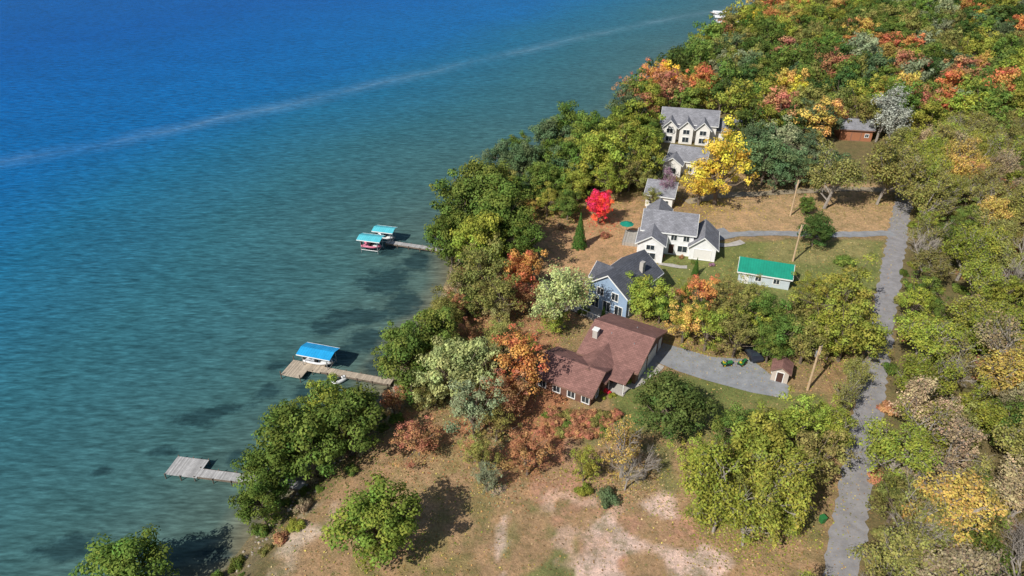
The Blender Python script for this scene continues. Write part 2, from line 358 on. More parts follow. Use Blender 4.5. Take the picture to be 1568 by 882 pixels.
def broad(name,seed,R=5,H=11,ncl=70,dens=90,size=.2,lump=.25,rc=(.16,.30),bark=BARK):
    global rng; rng=np.random.default_rng(seed)
    V=[];Fc=[]; c0=np.array((0,0,H*.54)); ph=rng.uniform(0,6.28,6)
    lean=rng.uniform(-.5,.5,2); top=np.array((lean[0],lean[1],H*.6))
    tube(V,Fc,[(0,0,-.5),(0,0,.3),(lean[0]*.4,lean[1]*.4,H*.28),top],[.42,.30,.24,.12],8)
    cs=[];rs=[]
    for i in range(ncl):
        dd=rdir(1)[0]
        if dd[2]<-.75: dd[2]*=-1
        az=math.atan2(dd[1],dd[0]); L=1+lump*(.6*math.sin(2*az+ph[0])+.5*math.sin(3*az+ph[1])*(1-abs(dd[2]))+.5*math.sin(5*az+ph[2]+3*dd[2]))
        f=rng.uniform(.5,.95) if i%5 else rng.uniform(.2,.6); r=R*rng.uniform(*rc)
        p=c0+dd*np.array((R,R,H*.44))*f*L; p[2]=max(p[2],H*.14); cs.append(p); rs.append(r)
    for i,p in enumerate(cs):
        if i%2==0:
            s=np.array((lean[0]*.5,lean[1]*.5,H*rng.uniform(.18,.5))); m=(s+p)/2+np.array((0,0,-.25))+rng.normal(size=3)*.25
            tube(V,Fc,[s,m,p],[.12,.08,.03],4)
    C,Nn,S,T,Hh=clumpleaves(cs,rs,dens,size)
    return treemesh(name,V,Fc,C,Nn,S,T,Hh,bark)
def twiggy(name,seed,R=4.5,H=11,leaves=0,size=.2,bark=BARK,lv=4):
    global rng; rng=np.random.default_rng(seed); V=[];Fc=[];tips=[]
    def grow(p,dr,L,r,lev):
        q=p+dr*L*.5+rng.normal(size=3)*L*.05; e=q+(dr+rng.normal(size=3)*.15)*L*.5
        tube(V,Fc,[p,q,e],[r,r*.8,r*.55],5 if lev<2 else 3)
        if lev>=2: tips.append(q); tips.append(e)
        if lev>=lv: return
        for k in range(rng.integers(3,6) if lev else 8):
            nd=dr*(.75)+rdir(1)[0]*(.75 if lev else .95)*np.array((1,1,.6)); nd[2]=nd[2]+.12; nd/=np.linalg.norm(nd)
            grow(p+(e-p)*rng.uniform(.35,1),nd,L*rng.uniform(.52,.75),r*.5,lev+1)
    grow(np.array((0,0,-.4)),np.array((0,0,1.)),H*.38,.25,0)
    A=np.array([v for v in V]); sc=np.array((R/np.percentile(np.hypot(A[:,0],A[:,1]),97),)*2+(H/A[:,2].max(),))
    V=[p*sc for p in A]; tips=np.array(tips)*sc
    if leaves:
        k=22; idx=rng.integers(0,len(tips),leaves//k); cs=tips[idx]; off=rng.normal(size=(len(cs)*k,3))*.40
        C=np.repeat(cs,k,0)+off; Nn=off/.40*.6+rdir(len(C))*.6+np.array((0,0,.7)); S=rng.uniform(.6,1.3,len(C))*size
        T=np.clip(np.repeat(rng.uniform(0,.6,len(cs)),k)+rng.uniform(0,.4,len(C)),0,1); Hh=np.clip(np.repeat(rng.uniform(0,.6,len(cs)),k)+rng.uniform(0,.4,len(C)),0,1)
        return treemesh(name,V,Fc,C,Nn,S,T,Hh,bark)
    return treemesh(name,V,Fc,np.zeros((0,3)),None,None,None,None,bark)
def conifer(name,seed,R=2.2,H=9):
    global rng; rng=np.random.default_rng(seed); V=[];Fc=[]; tube(V,Fc,[(0,0,-.3),(0,0,H*.95)],[.2,.03],6)
    k=7000; z=1-np.sqrt(rng.uniform(0,1,k))*.97; a=rng.uniform(0,6.28,k)
    rr=R*(1-z)*(.55+.45*rng.uniform(0,1,k)**.5)*(.85+.15*np.sin(a*7+z*30)); C=np.stack([rr*np.cos(a),rr*np.sin(a),.3+z*H-.12*rr],1)
    Nn=np.stack([np.cos(a),np.sin(a),np.full(k,.6)],1)+rdir(k)*.6
    return treemesh(name,V,Fc,C,Nn,rng.uniform(.08,.16,k),rng.uniform(0,1,k),rng.uniform(0,1,k))
def shrubm(name,seed,R=2,H=2.4):
    global rng; rng=np.random.default_rng(seed); V=[];Fc=[]
    cs=[];rs=[]
    for i in range(26):
        dd=rdir(1)[0]; dd[2]=abs(dd[2]); p=np.array((0,0,H*.25))+dd*np.array((R,R,H*.7))*rng.uniform(.3,.85); cs.append(p); rs.append(R*rng.uniform(.22,.38))
        if i%2: tube(V,Fc,[(0,0,-.2),tuple(p)],[.06,.02],4)
    C,Nn,S,T,Hh=clumpleaves(cs,rs,300,.13); return treemesh(name,V,Fc,C,Nn,S,T,Hh)
GREYBARK=simple('grey_bark',(.30,.265,.23),.3,5,.95)
M={'round':[broad('crown_round_%d'%i,100+i,dens=100,size=.19,lump=.32,rc=(.13,.28),ncl=80) for i in range(5)],
   'dense':[broad('crown_dense_%d'%i,200+i,ncl=95,dens=105,size=.18,lump=.2,rc=(.13,.26)) for i in range(3)],
   'open':[broad('crown_open_%d'%i,300+i,ncl=74,dens=80,size=.17,lump=.42,rc=(.11,.23)) for i in range(5)],
   'far':[broad('crown_far_%d'%i,350+i,ncl=55,dens=40,size=.28,lump=.38,rc=(.15,.30)) for i in range(7)],
   'sparse':[twiggy('crown_sparse_%d'%i,400+i,leaves=7000,size=.165,bark=GREYBARK) for i in range(4)],
   'thin':[twiggy('crown_thin_%d'%i,450+i,leaves=3000,size=.16,bark=GREYBARK) for i in range(3)],
   'bare':[twiggy('crown_bare_%d'%i,500+i,leaves=0,bark=GREYBARK) for i in range(2)],
   'conifer':[conifer('crown_conifer',600)],
   'shrub':[shrubm('shrub_leaves_%d'%i,700+i) for i in range(3)]}
rng=np.random.default_rng(99)
DIAM={'round':10.4,'dense':10.2,'open':10.6,'far':10.4,'sparse':9.4,'thin':9.2,'bare':9.2,'conifer':4.4,'shrub':4.6}
HT={'round':11,'dense':11,'open':11,'far':11,'sparse':11,'thin':11,'bare':11,'conifer':9,'shrub':2.4}
GREEN=(.12,.172,.03); DG=(.065,.115,.028); MG=(.10,.145,.032); YG=(.245,.265,.035); YL=(.58,.45,.04); OL=(.225,.215,.055); OR=(.50,.20,.06); RB=(.36,.17,.08)
RED=(.80,.02,.03); GG=(.23,.26,.14); PY=(.36,.37,.14); TANL=(.36,.28,.15); BLG=(.10,.15,.065); PUR=(.30,.16,.22); ORY=(.46,.32,.07)
def put(kind,xx,yy,D,colr,hf=1,name='tree',parent=None,yawr=None,jit=.12):
    me=random.choice(M[kind]); o=bpy.data.objects.new(name,me); link(o)
    s=D/DIAM[kind]; o.scale=(s,s*random.uniform(.92,1.08),s*hf); o.rotation_euler=(0,0,random.uniform(0,6.28) if yawr is None else yawr)
    o.location=(xx,yy,tz(xx,yy)-.05)
    k=random.uniform(1-jit,1+jit); o.color=(*[c*k*random.uniform(1-jit/2,1+jit/2) for c in colr],1)
    if parent: o.parent=parent
    return o
TREEXY=[]
def tree(u,v,wpx,kind,colr,hf=1.0,name=None):
    if kind in('round','dense','open','sparse'): wpx=wpx*(1.16 if wpx<100 else 1.06)
    zc=9
    for _ in range(5):
        p=G(u,v,zc); D=wpx*p[2]/F; h=HT[kind]*D/DIAM[kind]*hf; g=max(.3,tz(p[0],p[1])); zc=g+h*(.55 if kind not in('shrub','conifer') else .42)
    if name is None:
        name={'conifer':'spruce_tree','shrub':'shrub','bare':'bare_tree'}.get(kind) or ('maple_tree' if colr in(OR,RB,RED,ORY,PUR) else 'walnut_tree' if colr in(YG,YL,PY) else 'willow_tree' if colr in(GG,) else 'oak_tree')
    if kind!='conifer': TREEXY.append((p[0],p[1],D,colr))
    return put(kind,p[0],p[1],D,colr,hf,name)
T_=[ # shore, near
(190,862,135,'dense',GREEN,.8),
(532,640,125,'round',GREEN),(470,672,135,'dense',GREEN),(412,705,110,'round',GREEN),(398,768,80,'dense',GREEN),(505,612,80,'dense',YG),(440,640,70,'round',GREEN),
(578,795,145,'dense',(.17,.215,.028),.85,'oak_tree'),
(625,545,110,'round',GREEN),(665,512,85,'round',GREEN),(612,520,60,'dense',GREEN),(680,480,50,'dense',OL),
(690,565,105,'round',PY,1.1),(735,560,85,'open',PY,1.1),(725,620,100,'open',GG,1.1),(665,590,60,'open',PY),(655,555,60,'open',YG),
(790,552,104,'open',OR,1.1),(774,605,76,'open',RB),(770,520,60,'open',OL),(640,670,78,'open',RB,.7),(808,690,72,'open',RB,1.1),(735,690,55,'open',OL,1.2),(745,730,45,'open',GG,1.1),(760,645,60,'open',OL),(845,548,36,'open',OL,.8),
(738,290,100,'dense',GREEN),(705,315,95,'dense',GREEN),(770,330,110,'dense',GREEN),(690,362,85,'dense',GREEN),(735,368,100,'dense',YG),(790,368,80,'round',GREEN),
(745,412,100,'open',OL,1.1),(715,440,75,'open',OL),(765,450,80,'open',OL),(802,415,58,'round',OR,1.3),(800,455,50,'open',RB),(700,462,40,'open',RB),(812,318,30,'open',ORY,1.2),(690,480,40,'shrub',RB),(660,480,35,'shrub',OL),
(862,452,84,'sparse',PY,1.0),(850,490,50,'open',YG,.7),(895,475,26,'shrub',GREEN),
(918,314,40,'dense',RED,1.15),(860,345,22,'shrub',TANL),(928,360,20,'shrub',RB),
(992,452,66,'round',YG,1.0),(1012,470,45,'round',GREEN),
(1076,448,60,'open',OR),(1050,490,66,'open',ORY),(1085,500,70,'open',YG),(1120,475,70,'open',OL),(1130,510,70,'open',OL),(1170,480,66,'round',GREEN),(1200,510,64,'round',GREEN),(1225,470,60,'open',OL),(1180,525,55,'round',GREEN),(1235,520,70,'open',OL),(1150,450,56,'open',OL),
(1290,450,110,'open',YG),(1300,500,110,'open',YG),(1262,500,75,'open',YG),(1330,520,60,'open',YG),(1110,440,45,'open',OL),(1050,445,40,'open',YG),(1245,440,50,'open',YG),
(1105,248,112,'open',YL,1.05),(1075,275,64,'open',YL,1.0),
(1022,282,44,'thin',PUR,1.1),(990,278,36,'open',OL),(1000,300,30,'open',OL),
(1030,620,118,'dense',MG,.9),
(1105,735,130,'sparse',YG),(1165,690,120,'round',YG),(1225,650,105,'open',YG),(1190,750,125,'sparse',YG,1.1),(1150,790,95,'sparse',YG,1.0),(1250,700,95,'open',OL),(1075,700,75,'open',YG),(1130,655,70,'round',GREEN),(1260,640,70,'open',YG),(1100,780,70,'sparse',YG),(1215,790,60,'sparse',YG),(1140,730,70,'open',OL),
(955,688,78,'thin',ORY,1.2),(990,710,50,'bare',TANL),(960,720,60,'bare',TANL,1.1),(895,708,52,'open',YG,1.2),(930,762,48,'shrub',BLG),(895,750,36,'shrub',YG),
(1250,350,58,'dense',DG,.75),(1235,312,26,'dense',GREEN,1),(1293,398,44,'shrub',GREEN,.7),(1065,378,28,'shrub',RB,.9),(1090,362,24,'shrub',PUR,.9),(962,580,28,'shrub',YG,.9),
(1275,265,80,'sparse',OL),(1360,255,85,'sparse',OL),(1385,262,60,'sparse',OL),(1225,260,50,'open',BLG),(1430,300,70,'sparse',OL),
(1200,985,110,'thin',YG,1.2),(1180,1060,120,'sparse',YG,1.1),
# upper shore
(772,238,55,'round',BLG),(805,250,60,'round',BLG),(790,215,40,'round',GREEN),(840,212,60,'round',BLG),(870,190,66,'dense',GREEN),(905,200,58,'round',GREEN),(870,245,62,'round',GREEN),(915,240,82,'round',YG),(962,215,76,'round',YG),(985,245,66,'open',YG),(935,275,60,'open',YG),(880,280,52,'round',YG),(835,275,60,'round',GREEN),(838,305,44,'open',YG),(870,310,44,'round',GREEN),(790,290,46,'round',GREEN),(965,262,50,'open',OL),(960,168,60,'round',BLG),(995,150,56,'round',YG),(1000,122,60,'open',OR),(970,135,50,'open',RB),
(945,190,46,'round',GREEN),(1000,205,36,'round',GREEN),(1175,240,70,'round',BLG),(1200,215,64,'open',GG),(1155,210,50,'open',BLG),(1355,170,66,'sparse',(.38,.42,.33)),(1365,190,50,'thin',(.38,.42,.33)),(1190,265,50,'open',BLG),(1140,235,36,'open',GG),
(1235,225,56,'open',BLG),(1255,180,56,'round',BLG),
]
for t in T_: tree(*t)
for u,v_,wpx in [(888,357,27),(1066,410,14),(924,480,12),(1163,412,12),(985,418,12)]: tree(u,v_,wpx,'conifer',(.06,.12,.02),1.1)
def roadx(yv): return ra[0]+(yv-ra[1])*rd[0]/rd[1]
for (a,b,D,kd,hf) in [(roadx(37)-3.6,37,6.5,'sparse',1.35),(roadx(41)-4.2,40.5,5,'thin',1.5),(roadx(31)-3.4,31,7,'thin',1.4),(roadx(26)-4,26,8,'sparse',1.3),(roadx(66)-3.4,66,5.5,'sparse',1.1),(roadx(72)-3.2,72.5,5,'thin',1.3),(roadx(78)-3.3,78,4.5,'sparse',1.2)]:
    put(kd,a,b,D,random.choice([YG,OL]),hf,'ash_tree')
# ---- forest masses (world-space poisson fill)
forest=empty('distant_forest',(0,0,0)); wood=empty('roadside_woodland',(0,0,0)); grove=empty('shore_grove',(0,0,0))
def fill(parent,cond,x0,x1,y0,y1,sp,pick,n,dmin=3):
    cell={}
    cand=np.stack([rng.uniform(x0,x1,n),rng.uniform(y0,y1,n)],1); dd=shore_d(cand[:,0],cand[:,1]); ok0=(dd>dmin)&cond(cand[:,0],cand[:,1]); keep=[]
    for (a,b) in cand[ok0]:
        k=(int(a//sp),int(b//sp)); ok=True
        for i in(-1,0,1):
            for j in(-1,0,1):
                for (c_,e_) in cell.get((k[0]+i,k[1]+j),()):
                    if (c_-a)**2+(e_-b)**2<sp*sp: ok=False
        if ok: cell.setdefault(k,[]).append((a,b)); keep.append((a,b))
    zs=terr(np.array([k[0] for k in keep]),np.array([k[1] for k in keep]))
    for (a,b),z in zip(keep,zs):
        kind,colr,D,hf=pick(a,b); me=random.choice(M[kind]); o=bpy.data.objects.new('woodland_tree',me); link(o)
        s=D/DIAM[kind]; o.scale=(s,s,s*hf); o.rotation_euler=(0,0,random.uniform(0,6.28)); o.location=(a,b,z-.1); k=random.uniform(.72,1.2)
        o.color=(*[c*k*random.uniform(.93,1.07) for c in colr],1); o.parent=parent
    return len(keep)
clear=[G2(u,v) for u,v in [(985,165),(975,205),(990,225),(960,330),(1300,420),(1380,330),(1392,300),(1345,222),(1335,212),(1275,205),(1245,222),(1235,232),(1150,232),(1120,212),(1100,190)]]
def far_cond(a,b):
    return (~inside(a,b,clear))&((b>182)|(a>roadx(b)+4)) 
def pick_far(a,b):
    t=wob(np.array([a]),np.array([b]),18,33)[0]+random.uniform(-.9,.9)
    r=random.random()
    if r<.04+.05*(b>270): c=OR
    elif r<.12: c=RB
    elif r<.155: c=ORY
    elif r<.175: c=YL
    elif t>.7: c=YG
    elif t>0: c=random.choice([OL,YG,GREEN,OL,GREEN])
    elif t>-.7: c=random.choice([GREEN,OL,GREEN,YG,MG])
    else: c=random.choice([DG,BLG,GREEN,GG])
    return 'far',c,random.uniform(8,13),random.uniform(.85,1.2)
n1=fill(forest,far_cond,30,590,182,600,6.1,pick_far,26000)
def near_cond(a,b): return (a>roadx(b)+3.4)&(b<=182) 
def pick_near(a,b):
    r=random.random()
    if r<.04: return 'bare',TANL,random.uniform(6,8),random.uniform(.9,1.15)
    if r<.20: return 'thin',random.choice([OL,TANL,YG,OL]),random.uniform(7,9.5),random.uniform(.9,1.15)
    if r<.58: return 'sparse',random.choice([YG,OL,YG,OL,OL,TANL,YG,ORY]),random.uniform(7.5,10),random.uniform(.8,1.05)
    return 'open',random.choice([YG,OL,YG,GREEN,YG,OL,ORY,TANL,OL,RB,GREEN]),random.uniform(5.5,8.5),random.uniform(.8,1.05)
n2=fill(wood,near_cond,20,250,10,182,4.2,pick_near,14000)
def ug(a,b): return 'shrub',random.choice([OL,YG,TANL,RB,GREEN]),random.uniform(2,4.4),random.uniform(.6,1.1)
n3=fill(wood,lambda a,b:(a>roadx(b)+2.4)&(a<roadx(b)+30)&(b<150),20,150,25,150,3.6,ug,6000)
def polyfill(px,sp,pick,n=2500):
    P=[G2(u,v) for u,v in px]; A=np.array(P)
    return fill(grove,lambda a,b:inside(a,b,P),A[:,0].min(),A[:,0].max(),A[:,1].min(),A[:,1].max(),sp,pick,n,1.5)
polyfill([(740,330),(770,290),(832,262),(882,240),(935,222),(985,205),(1000,235),(985,285),(930,305),(850,312),(800,330),(780,370),(740,400),(715,400),(712,350)],4.8,lambda a,b:('far',random.choice([GREEN,GREEN,YG,BLG,OL]),random.uniform(6.5,9.5),random.uniform(.85,1.1)))
polyfill([(1110,225),(1235,235),(1280,262),(1260,285),(1190,285),(1150,275),(1110,255)],5,lambda a,b:('far',random.choice([BLG,GG,OL,BLG]),random.uniform(6.5,9),random.uniform(.8,1.0)))
polyfill([(1020,500),(1060,515),(1110,530),(1230,548),(1330,560),(1340,520),(1210,500),(1040,485)],4.2,lambda a,b:('open',random.choice([YG,OL,YG,GREEN]),random.uniform(5,7),random.uniform(.9,1.1)))
polyfill([(640,570),(660,545),(705,480),(760,480),(800,520),(820,590),(760,640),(650,645),(605,640),(600,625)],4.6,lambda a,b:('open',random.choice([OL,YG,RB,GREEN,PY]),random.uniform(4.5,6.5),random.uniform(.9,1.1)))
polyfill([(1370,300),(1420,330),(1420,300),(1440,250),(1390,235),(1365,232)],6,lambda a,b:('sparse',random.choice([OL,YG]),random.uniform(8,11),1.0))
bank=empty('bank_shrubs',(0,0,0))
fill(bank,lambda a,b:(shore_d(a,b)<5.5)&(b<240),-60,60,35,240,1.9,lambda a,b:('shrub',random.choice([OL,YG,GREEN,GREEN,RB,TANL,OL]),random.uniform(1.4,3.6),random.uniform(.6,1.3)),6000,.1)
hedge=empty('hedge',(0,0,0))
for i in range(33):
    u=838+(i%11)*11+random.uniform(-4,4); p=G(u,630+(i//11)*14+random.uniform(-3,3),4); q=put('shrub',p[0],p[1],random.uniform(2.2,3.3),random.choice([RB,OL,RB,GREEN,RB]),1.0,'hedge_clump',hedge)
print('trees',n1,n2,n3)
# ---- leaf litter and dry tufts on the open ground
def litter():
    r=np.random.default_rng(77); P=[];cl=[]
    for (a,b,D,cc) in TREEXY:
        if b>175 or D<3: continue
        k=int(90*D); th=r.uniform(0,6.28,k); rad=D*.75*np.abs(r.normal(0,.6,k)); P.append(np.stack([a+rad*np.cos(th)+.6,b+rad*np.sin(th)+.7],1)); cl+=[cc]*k
    poly=[G2(u,v) for u,v in [(330,960),(560,700),(600,600),(680,470),(840,290),(980,290),(1385,285),(1290,960)]]
    k=26000; q=np.stack([r.uniform(-40,95,k),r.uniform(35,150,k)],1); q=q[inside(q[:,0],q[:,1],poly)]; P.append(q); cl+=[None]*len(q)
    P=np.concatenate(P); z=terr(P[:,0],P[:,1]); sdv=shore_d(P[:,0],P[:,1]); ok=sdv>.5; P=P[ok]; z=z[ok]; cl=[c for c,o in zip(cl,ok) if o]; n=len(P)
    pal=[(.40,.22,.08),(.48,.36,.18),(.30,.18,.08),(.5,.4,.1),(.2,.19,.07)]
    colr=np.array([(pal[r.integers(0,5)] if (c is None or r.random()<.4) else c) for c in cl])*r.uniform(.6,1.3,(n,1))
    s=r.uniform(.06,.15,n)[:,None]; a=r.uniform(0,6.28,n); t=np.stack([np.cos(a),np.sin(a),r.uniform(-.2,.6,n)],1)*s; b=np.stack([-np.sin(a),np.cos(a),r.uniform(-.3,.8,n)],1)*s
    C=np.stack([P[:,0],P[:,1],z+.04+s[:,0]*.3],1); V=np.stack([C-t,C-b*.7,C+t,C+b*.7],1).reshape(-1,3)
    o=mesh('fallen_leaves',V.tolist(),(np.arange(n*4).reshape(-1,4)).tolist(),[]); m,nn,bb=newmat('leaf_litter')
    at=o.data.color_attributes.new('leafcol','FLOAT_COLOR','POINT'); rg=np.ones((n*4,4),np.float32); rg[:,:3]=np.repeat(colr,4,0); at.data.foreach_set('color',rg.ravel())
    nn.links.new(N(nn,'ShaderNodeVertexColor',layer_name='leafcol').outputs[0],bb.inputs['Base Color']); o.data.materials.append(m)
    print('litter',n)
litter()
# ---------------------------------------------------------------- buildings
def gable(p,nm,cx,cy,L,W,h,rise,wall,roof,ax='x',z0=0,ov=.45,th=.16,trim=TRIM):
    """L along ridge, W across. ax = ridge axis"""
    def T(a,b,z): return (cx+a,cy+b,z) if ax=='x' else (cx-b,cy+a,z)
    a=L/2;b=W/2
    V=[T(-a,-b,z0-.5),T(a,-b,z0-.5),T(a,b,z0-.5),T(-a,b,z0-.5),T(-a,-b,z0+h),T(a,-b,z0+h),T(a,b,z0+h),T(-a,b,z0+h),T(-a,0,z0+h+rise),T(a,0,z0+h+rise)]
    mesh(nm+'_walls',V,[(0,1,5,4),(2,3,7,6),(1,2,6,9,5),(3,0,4,8,7)],wall,p)
    for k,s in enumerate((-1,1)):
        e=b+ov; ze=z0+h-rise*ov/b; zt=z0+h+rise; A=a+ov; q=.02
        V=[T(-A,s*e,ze+q),T(A,s*e,ze+q),T(A,0,zt+q),T(-A,0,zt+q)]; V2=[(v[0],v[1],v[2]+th) for v in V]
        mesh(nm+'_roof_slope_%d'%(k+1),V+V2,[(0,1,2,3),(4,7,6,5),(0,4,5,1),(1,5,6,2),(3,2,6,7),(0,3,7,4)],roof,p)
        V=[T(-A,s*(e+.01),ze-.10),T(A,s*(e+.01),ze-.10),T(A,s*(e+.10),ze-.10),T(-A,s*(e+.10),ze-.10)]; V2=[(v[0],v[1],v[2]+.22) for v in V]
        mesh(nm+'_gutter_%d'%(k+1),V+V2,[(0,3,2,1),(4,5,6,7),(0,1,5,4),(1,2,6,5),(2,3,7,6),(3,0,4,7)],trim,p)
        for g,sa in enumerate((-1,1)):
            x0=sa*(A+.01);x1=sa*(A+.07)
            V=[T(x0,s*e,ze-.08),T(x1,s*e,ze-.08),T(x1,0,zt-.08),T(x0,0,zt-.08)]; V2=[(v[0],v[1],v[2]+.24) for v in V]
            mesh(nm+'_bargeboard_%d%d'%(k,g),V+V2,[(0,1,2,3),(4,7,6,5),(0,4,5,1),(1,5,6,2),(2,6,7,3),(3,7,4,0)],trim,p)
def win(p,x0,y0,z,wd,ht,face,nm='window',mat=None,frame=TRIM,mull=True):
    def B(a0,a1,z0,z1,d0,d1,m,n2):
        if face=='-y': box(n2,p,x0+a0,x0+a1,y0-d1,y0-d0,z0,z1,m)
        elif face=='+y': box(n2,p,x0+a0,x0+a1,y0+d0,y0+d1,z0,z1,m)
        elif face=='-x': box(n2,p,x0-d1,x0-d0,y0+a0,y0+a1,z0,z1,m)
        else: box(n2,p,x0+d0,x0+d1,y0+a0,y0+a1,z0,z1,m)
    g=.12; h=wd/2
    B(-h,h,z,z+ht,.005,.03,mat or GLASS,nm+'_pane')
    B(-h-g,-h,z-g,z+ht+g,0,.09,frame,nm+'_frame_l'); B(h,h+g,z-g,z+ht+g,0,.09,frame,nm+'_frame_r')
    B(-h,h,z-g,z,0,.11,frame,nm+'_sill'); B(-h,h,z+ht,z+ht+g,0,.09,frame,nm+'_head')
    if mull: B(-.03,.03,z,z+ht,.03,.06,frame,nm+'_mullion')
BROWN=siding('brown_siding',(.18,.095,.07)); WHITE=siding('white_siding',(.84,.84,.83)); IVORY=siding('ivory_siding',(.84,.81,.76)); BLUE=siding('blue_siding',(.30,.41,.56)); REDS=siding('weathered_red_siding',(.40,.17,.09)); CREAM=siding('cream_siding',(.55,.47,.40)); PALE=siding('pale_blue_siding',(.55,.62,.66))
BTR=simple('brown_trim',(.22,.13,.10),.1)
RBR=shingle('brown_shingles',(.25,.13,.11)); RGR=shingle('grey_shingles',(.23,.23,.25)); RDK=shingle('charcoal_shingles',(.10,.105,.125)); RGN=ribbed('green_metal_roof',(.01,.25,.165)); RLG=shingle('light_grey_shingles',(.24,.24,.26))
DOORW=simple('garage_door_white',(.7,.68,.64),.05); DOOR=simple('dark_door',(.08,.04,.03),.2); DECK=planks('deck_boards',(.38,.35,.31),0,6)
# brown ranch house
cx,cy=17.6,87.0; bh=empty('brown_house',(cx,cy,3.0),-31)
gable(bh,'main',0,0,9.2,11.8,2.7,2.3,BROWN,RBR,trim=BTR)
gable(bh,'garden_wing',-3.6,-10.0,9.0,7.4,2.5,1.6,BROWN,RBR,z0=-.3,trim=BTR)
gable(bh,'link',-1.2,-6.6,7.0,5.0,2.5,1.3,BROWN,RBR,ax='y',trim=BTR)
for xx in(-7,-4.6,-2.2,.1): win(bh,xx,-13.7,.4,1.1,1.2,'-y')
win(bh,.9,-11.6,.4,.8,1.2,'+x'); win(bh,2.8,-5.9,.9,1.2,1.2,'-y'); win(bh,-8.1,-10,.4,2.6,1.6,'-x')
win(bh,4.6,-3.2,.1,2.6,2.2,'+x','garage_door',DOORW,mull=False); win(bh,4.6,.7,.1,3.4,2.2,'+x','garage_door',DOORW,mull=False); win(bh,4.6,4.2,.1,.95,2.1,'+x','side_door',DOORW,mull=False)
win(bh,-4.6,-1,.7,1.8,1.4,'-x')
box('chimney',bh,-4.0,-3.2,-3.2,-2.4,3.0,5.4,CONC); box('chimney_cap',bh,-4.1,-3.1,-3.3,-2.3,5.4,5.52,TRIM)
for k,(a,b) in enumerate([(1.2,2.5),(-1.5,-1.5),(2.5,-2.0)]): cyl('roof_vent_%d'%k,bh,(a,b,3.8),(a,b,5.0-abs(b)*.39+.35),.09,METAL,8)
box('porch_floor',bh,1.6,4.2,-9.3,-6.3,-.1,.25,CONC)
for k,(a,b) in enumerate([(1.7,-9.1),(4.0,-9.1)]): cyl('porch_post_%d'%k,bh,(a,b,.2),(a,b,2.5),.07,TRIM,8)
mesh('porch_roof',[(1.3,-9.5,2.4),(4.4,-9.5,2.4),(4.4,-6.2,2.8),(1.3,-6.2,2.8),(1.3,-9.5,2.52),(4.4,-9.5,2.52),(4.4,-6.2,2.92),(1.3,-6.2,2.92)],[(0,3,2,1),(4,5,6,7),(0,1,5,4),(1,2,6,5),(2,3,7,6),(3,0,4,7)],RBR,bh)
pl=G(930,606)
for k in range(6): put('shrub',pl[0]+random.uniform(-1.2,1.2),pl[1]+random.uniform(-1,1),random.uniform(.9,1.5),random.choice([RED,GREEN,RED,YG]),.9,'flowering_shrub')
# blue house
b2=empty('blue_house',(20.0,103.2,3.0),50)
gable(b2,'main',0,0,11,7.8,4.8,2.9,BLUE,RDK)
gable(b2,'cross_wing',-.8,2.4,5.4,4,4.6,1.7,BLUE,RDK,ax='y')
for yy in(-2.4,0,2.4): win(b2,-5.5,yy,.4,1.4,1.9,'-x')
for yy in(-1.5,1.5): win(b2,-5.5,yy,3.2,1.2,1.4,'-x')
for xx in(-4,-1,2,4.2):
    win(b2,xx,-3.9,.8,1.1,1.3,'-y'); win(b2,xx,-3.9,3.2,1.1,1.3,'-y')
win(b2,-.8,5.1,3.0,1.4,1.3,'+y')
box('deck',b2,-9.0,-5.55,-3.8,5.2,-.2,.3,DECK)
for k in range(9): cyl('deck_post_%d'%k,b2,(-8.9,-3.7+k*1.08,.3),(-8.9,-3.7+k*1.08,1.3),.05,TRIM,6)
box('deck_rail',b2,-8.96,-8.84,-3.8,5.2,1.3,1.38,TRIM); box('chimney',b2,1.2,2,-2.6,-1.9,6,8.0,CONC)
# white house
wh=empty('white_house',(32.0,124.2,3.0),-15)
gable(wh,'main',0,0,10,8.0,5.0,2.4,WHITE,RGR)
gable(wh,'front_wing',-3.0,-5.2,6.0,5.0,4.1,1.6,WHITE,RGR,ax='y')
gable(wh,'garage_wing',7.0,-1.2,7.6,5.0,3.0,2.1,WHITE,RGR,ax='y')
gable(wh,'back_wing',-2.6,4.5,6,4.6,4.6,1.9,WHITE,RGR,ax='y')
win(wh,-3.0,-8.2,.7,2.2,1.3,'-y'); win(wh,-3.0,-8.2,2.7,1.5,1.0,'-y'); win(wh,1.2,-4.0,3.2,1.1,1.2,'-y'); win(wh,3.6,-4.0,3.2,1.1,1.2,'-y')
win(wh,.9,-4.0,.2,1.0,2.1,'-y','front_door',DOOR,mull=False); win(wh,3.1,-4.0,.8,1.8,1.3,'-y'); win(wh,7.0,-5.0,.2,3.2,2.1,'-y','garage_door',DOORW,mull=False)
win(wh,-5.0,-1.5,.7,1.2,1.4,'-x');win(wh,-5.0,1.8,.7,1.2,1.4,'-x');win(wh,-5.0,0,3.3,1.2,1.2,'-x');win(wh,-5.5,-6.2,.8,1.6,1.3,'-x');win(wh,-5.5,-6.2,2.7,1.1,.9,'-x')
box('deck',wh,-9.0,-5.05,-2.6,3.2,-.2,.7,DECK); GRN=simple('green_canvas',(.01,.22,.15),.2,2)
for k,(a,b,s) in enumerate([(3.2,-5,1.6),(5.6,-6.6,1.8),(-.5,-5.6,1.2),(9,-6.6,1.6),(-6.2,-8,1.4)]):
    ang=math.radians(-15); put('shrub',32+a*math.cos(ang)-b*math.sin(ang),124.2+a*math.sin(ang)+b*math.cos(ang),s,[RB,GREEN,RB,PUR,GREEN][k],1.0,'shrub')
um=empty('patio_umbrella',(24.0,128.0,3.7)); cyl('pole',um,(0,0,0),(0,0,2.5),.04,METAL,8)
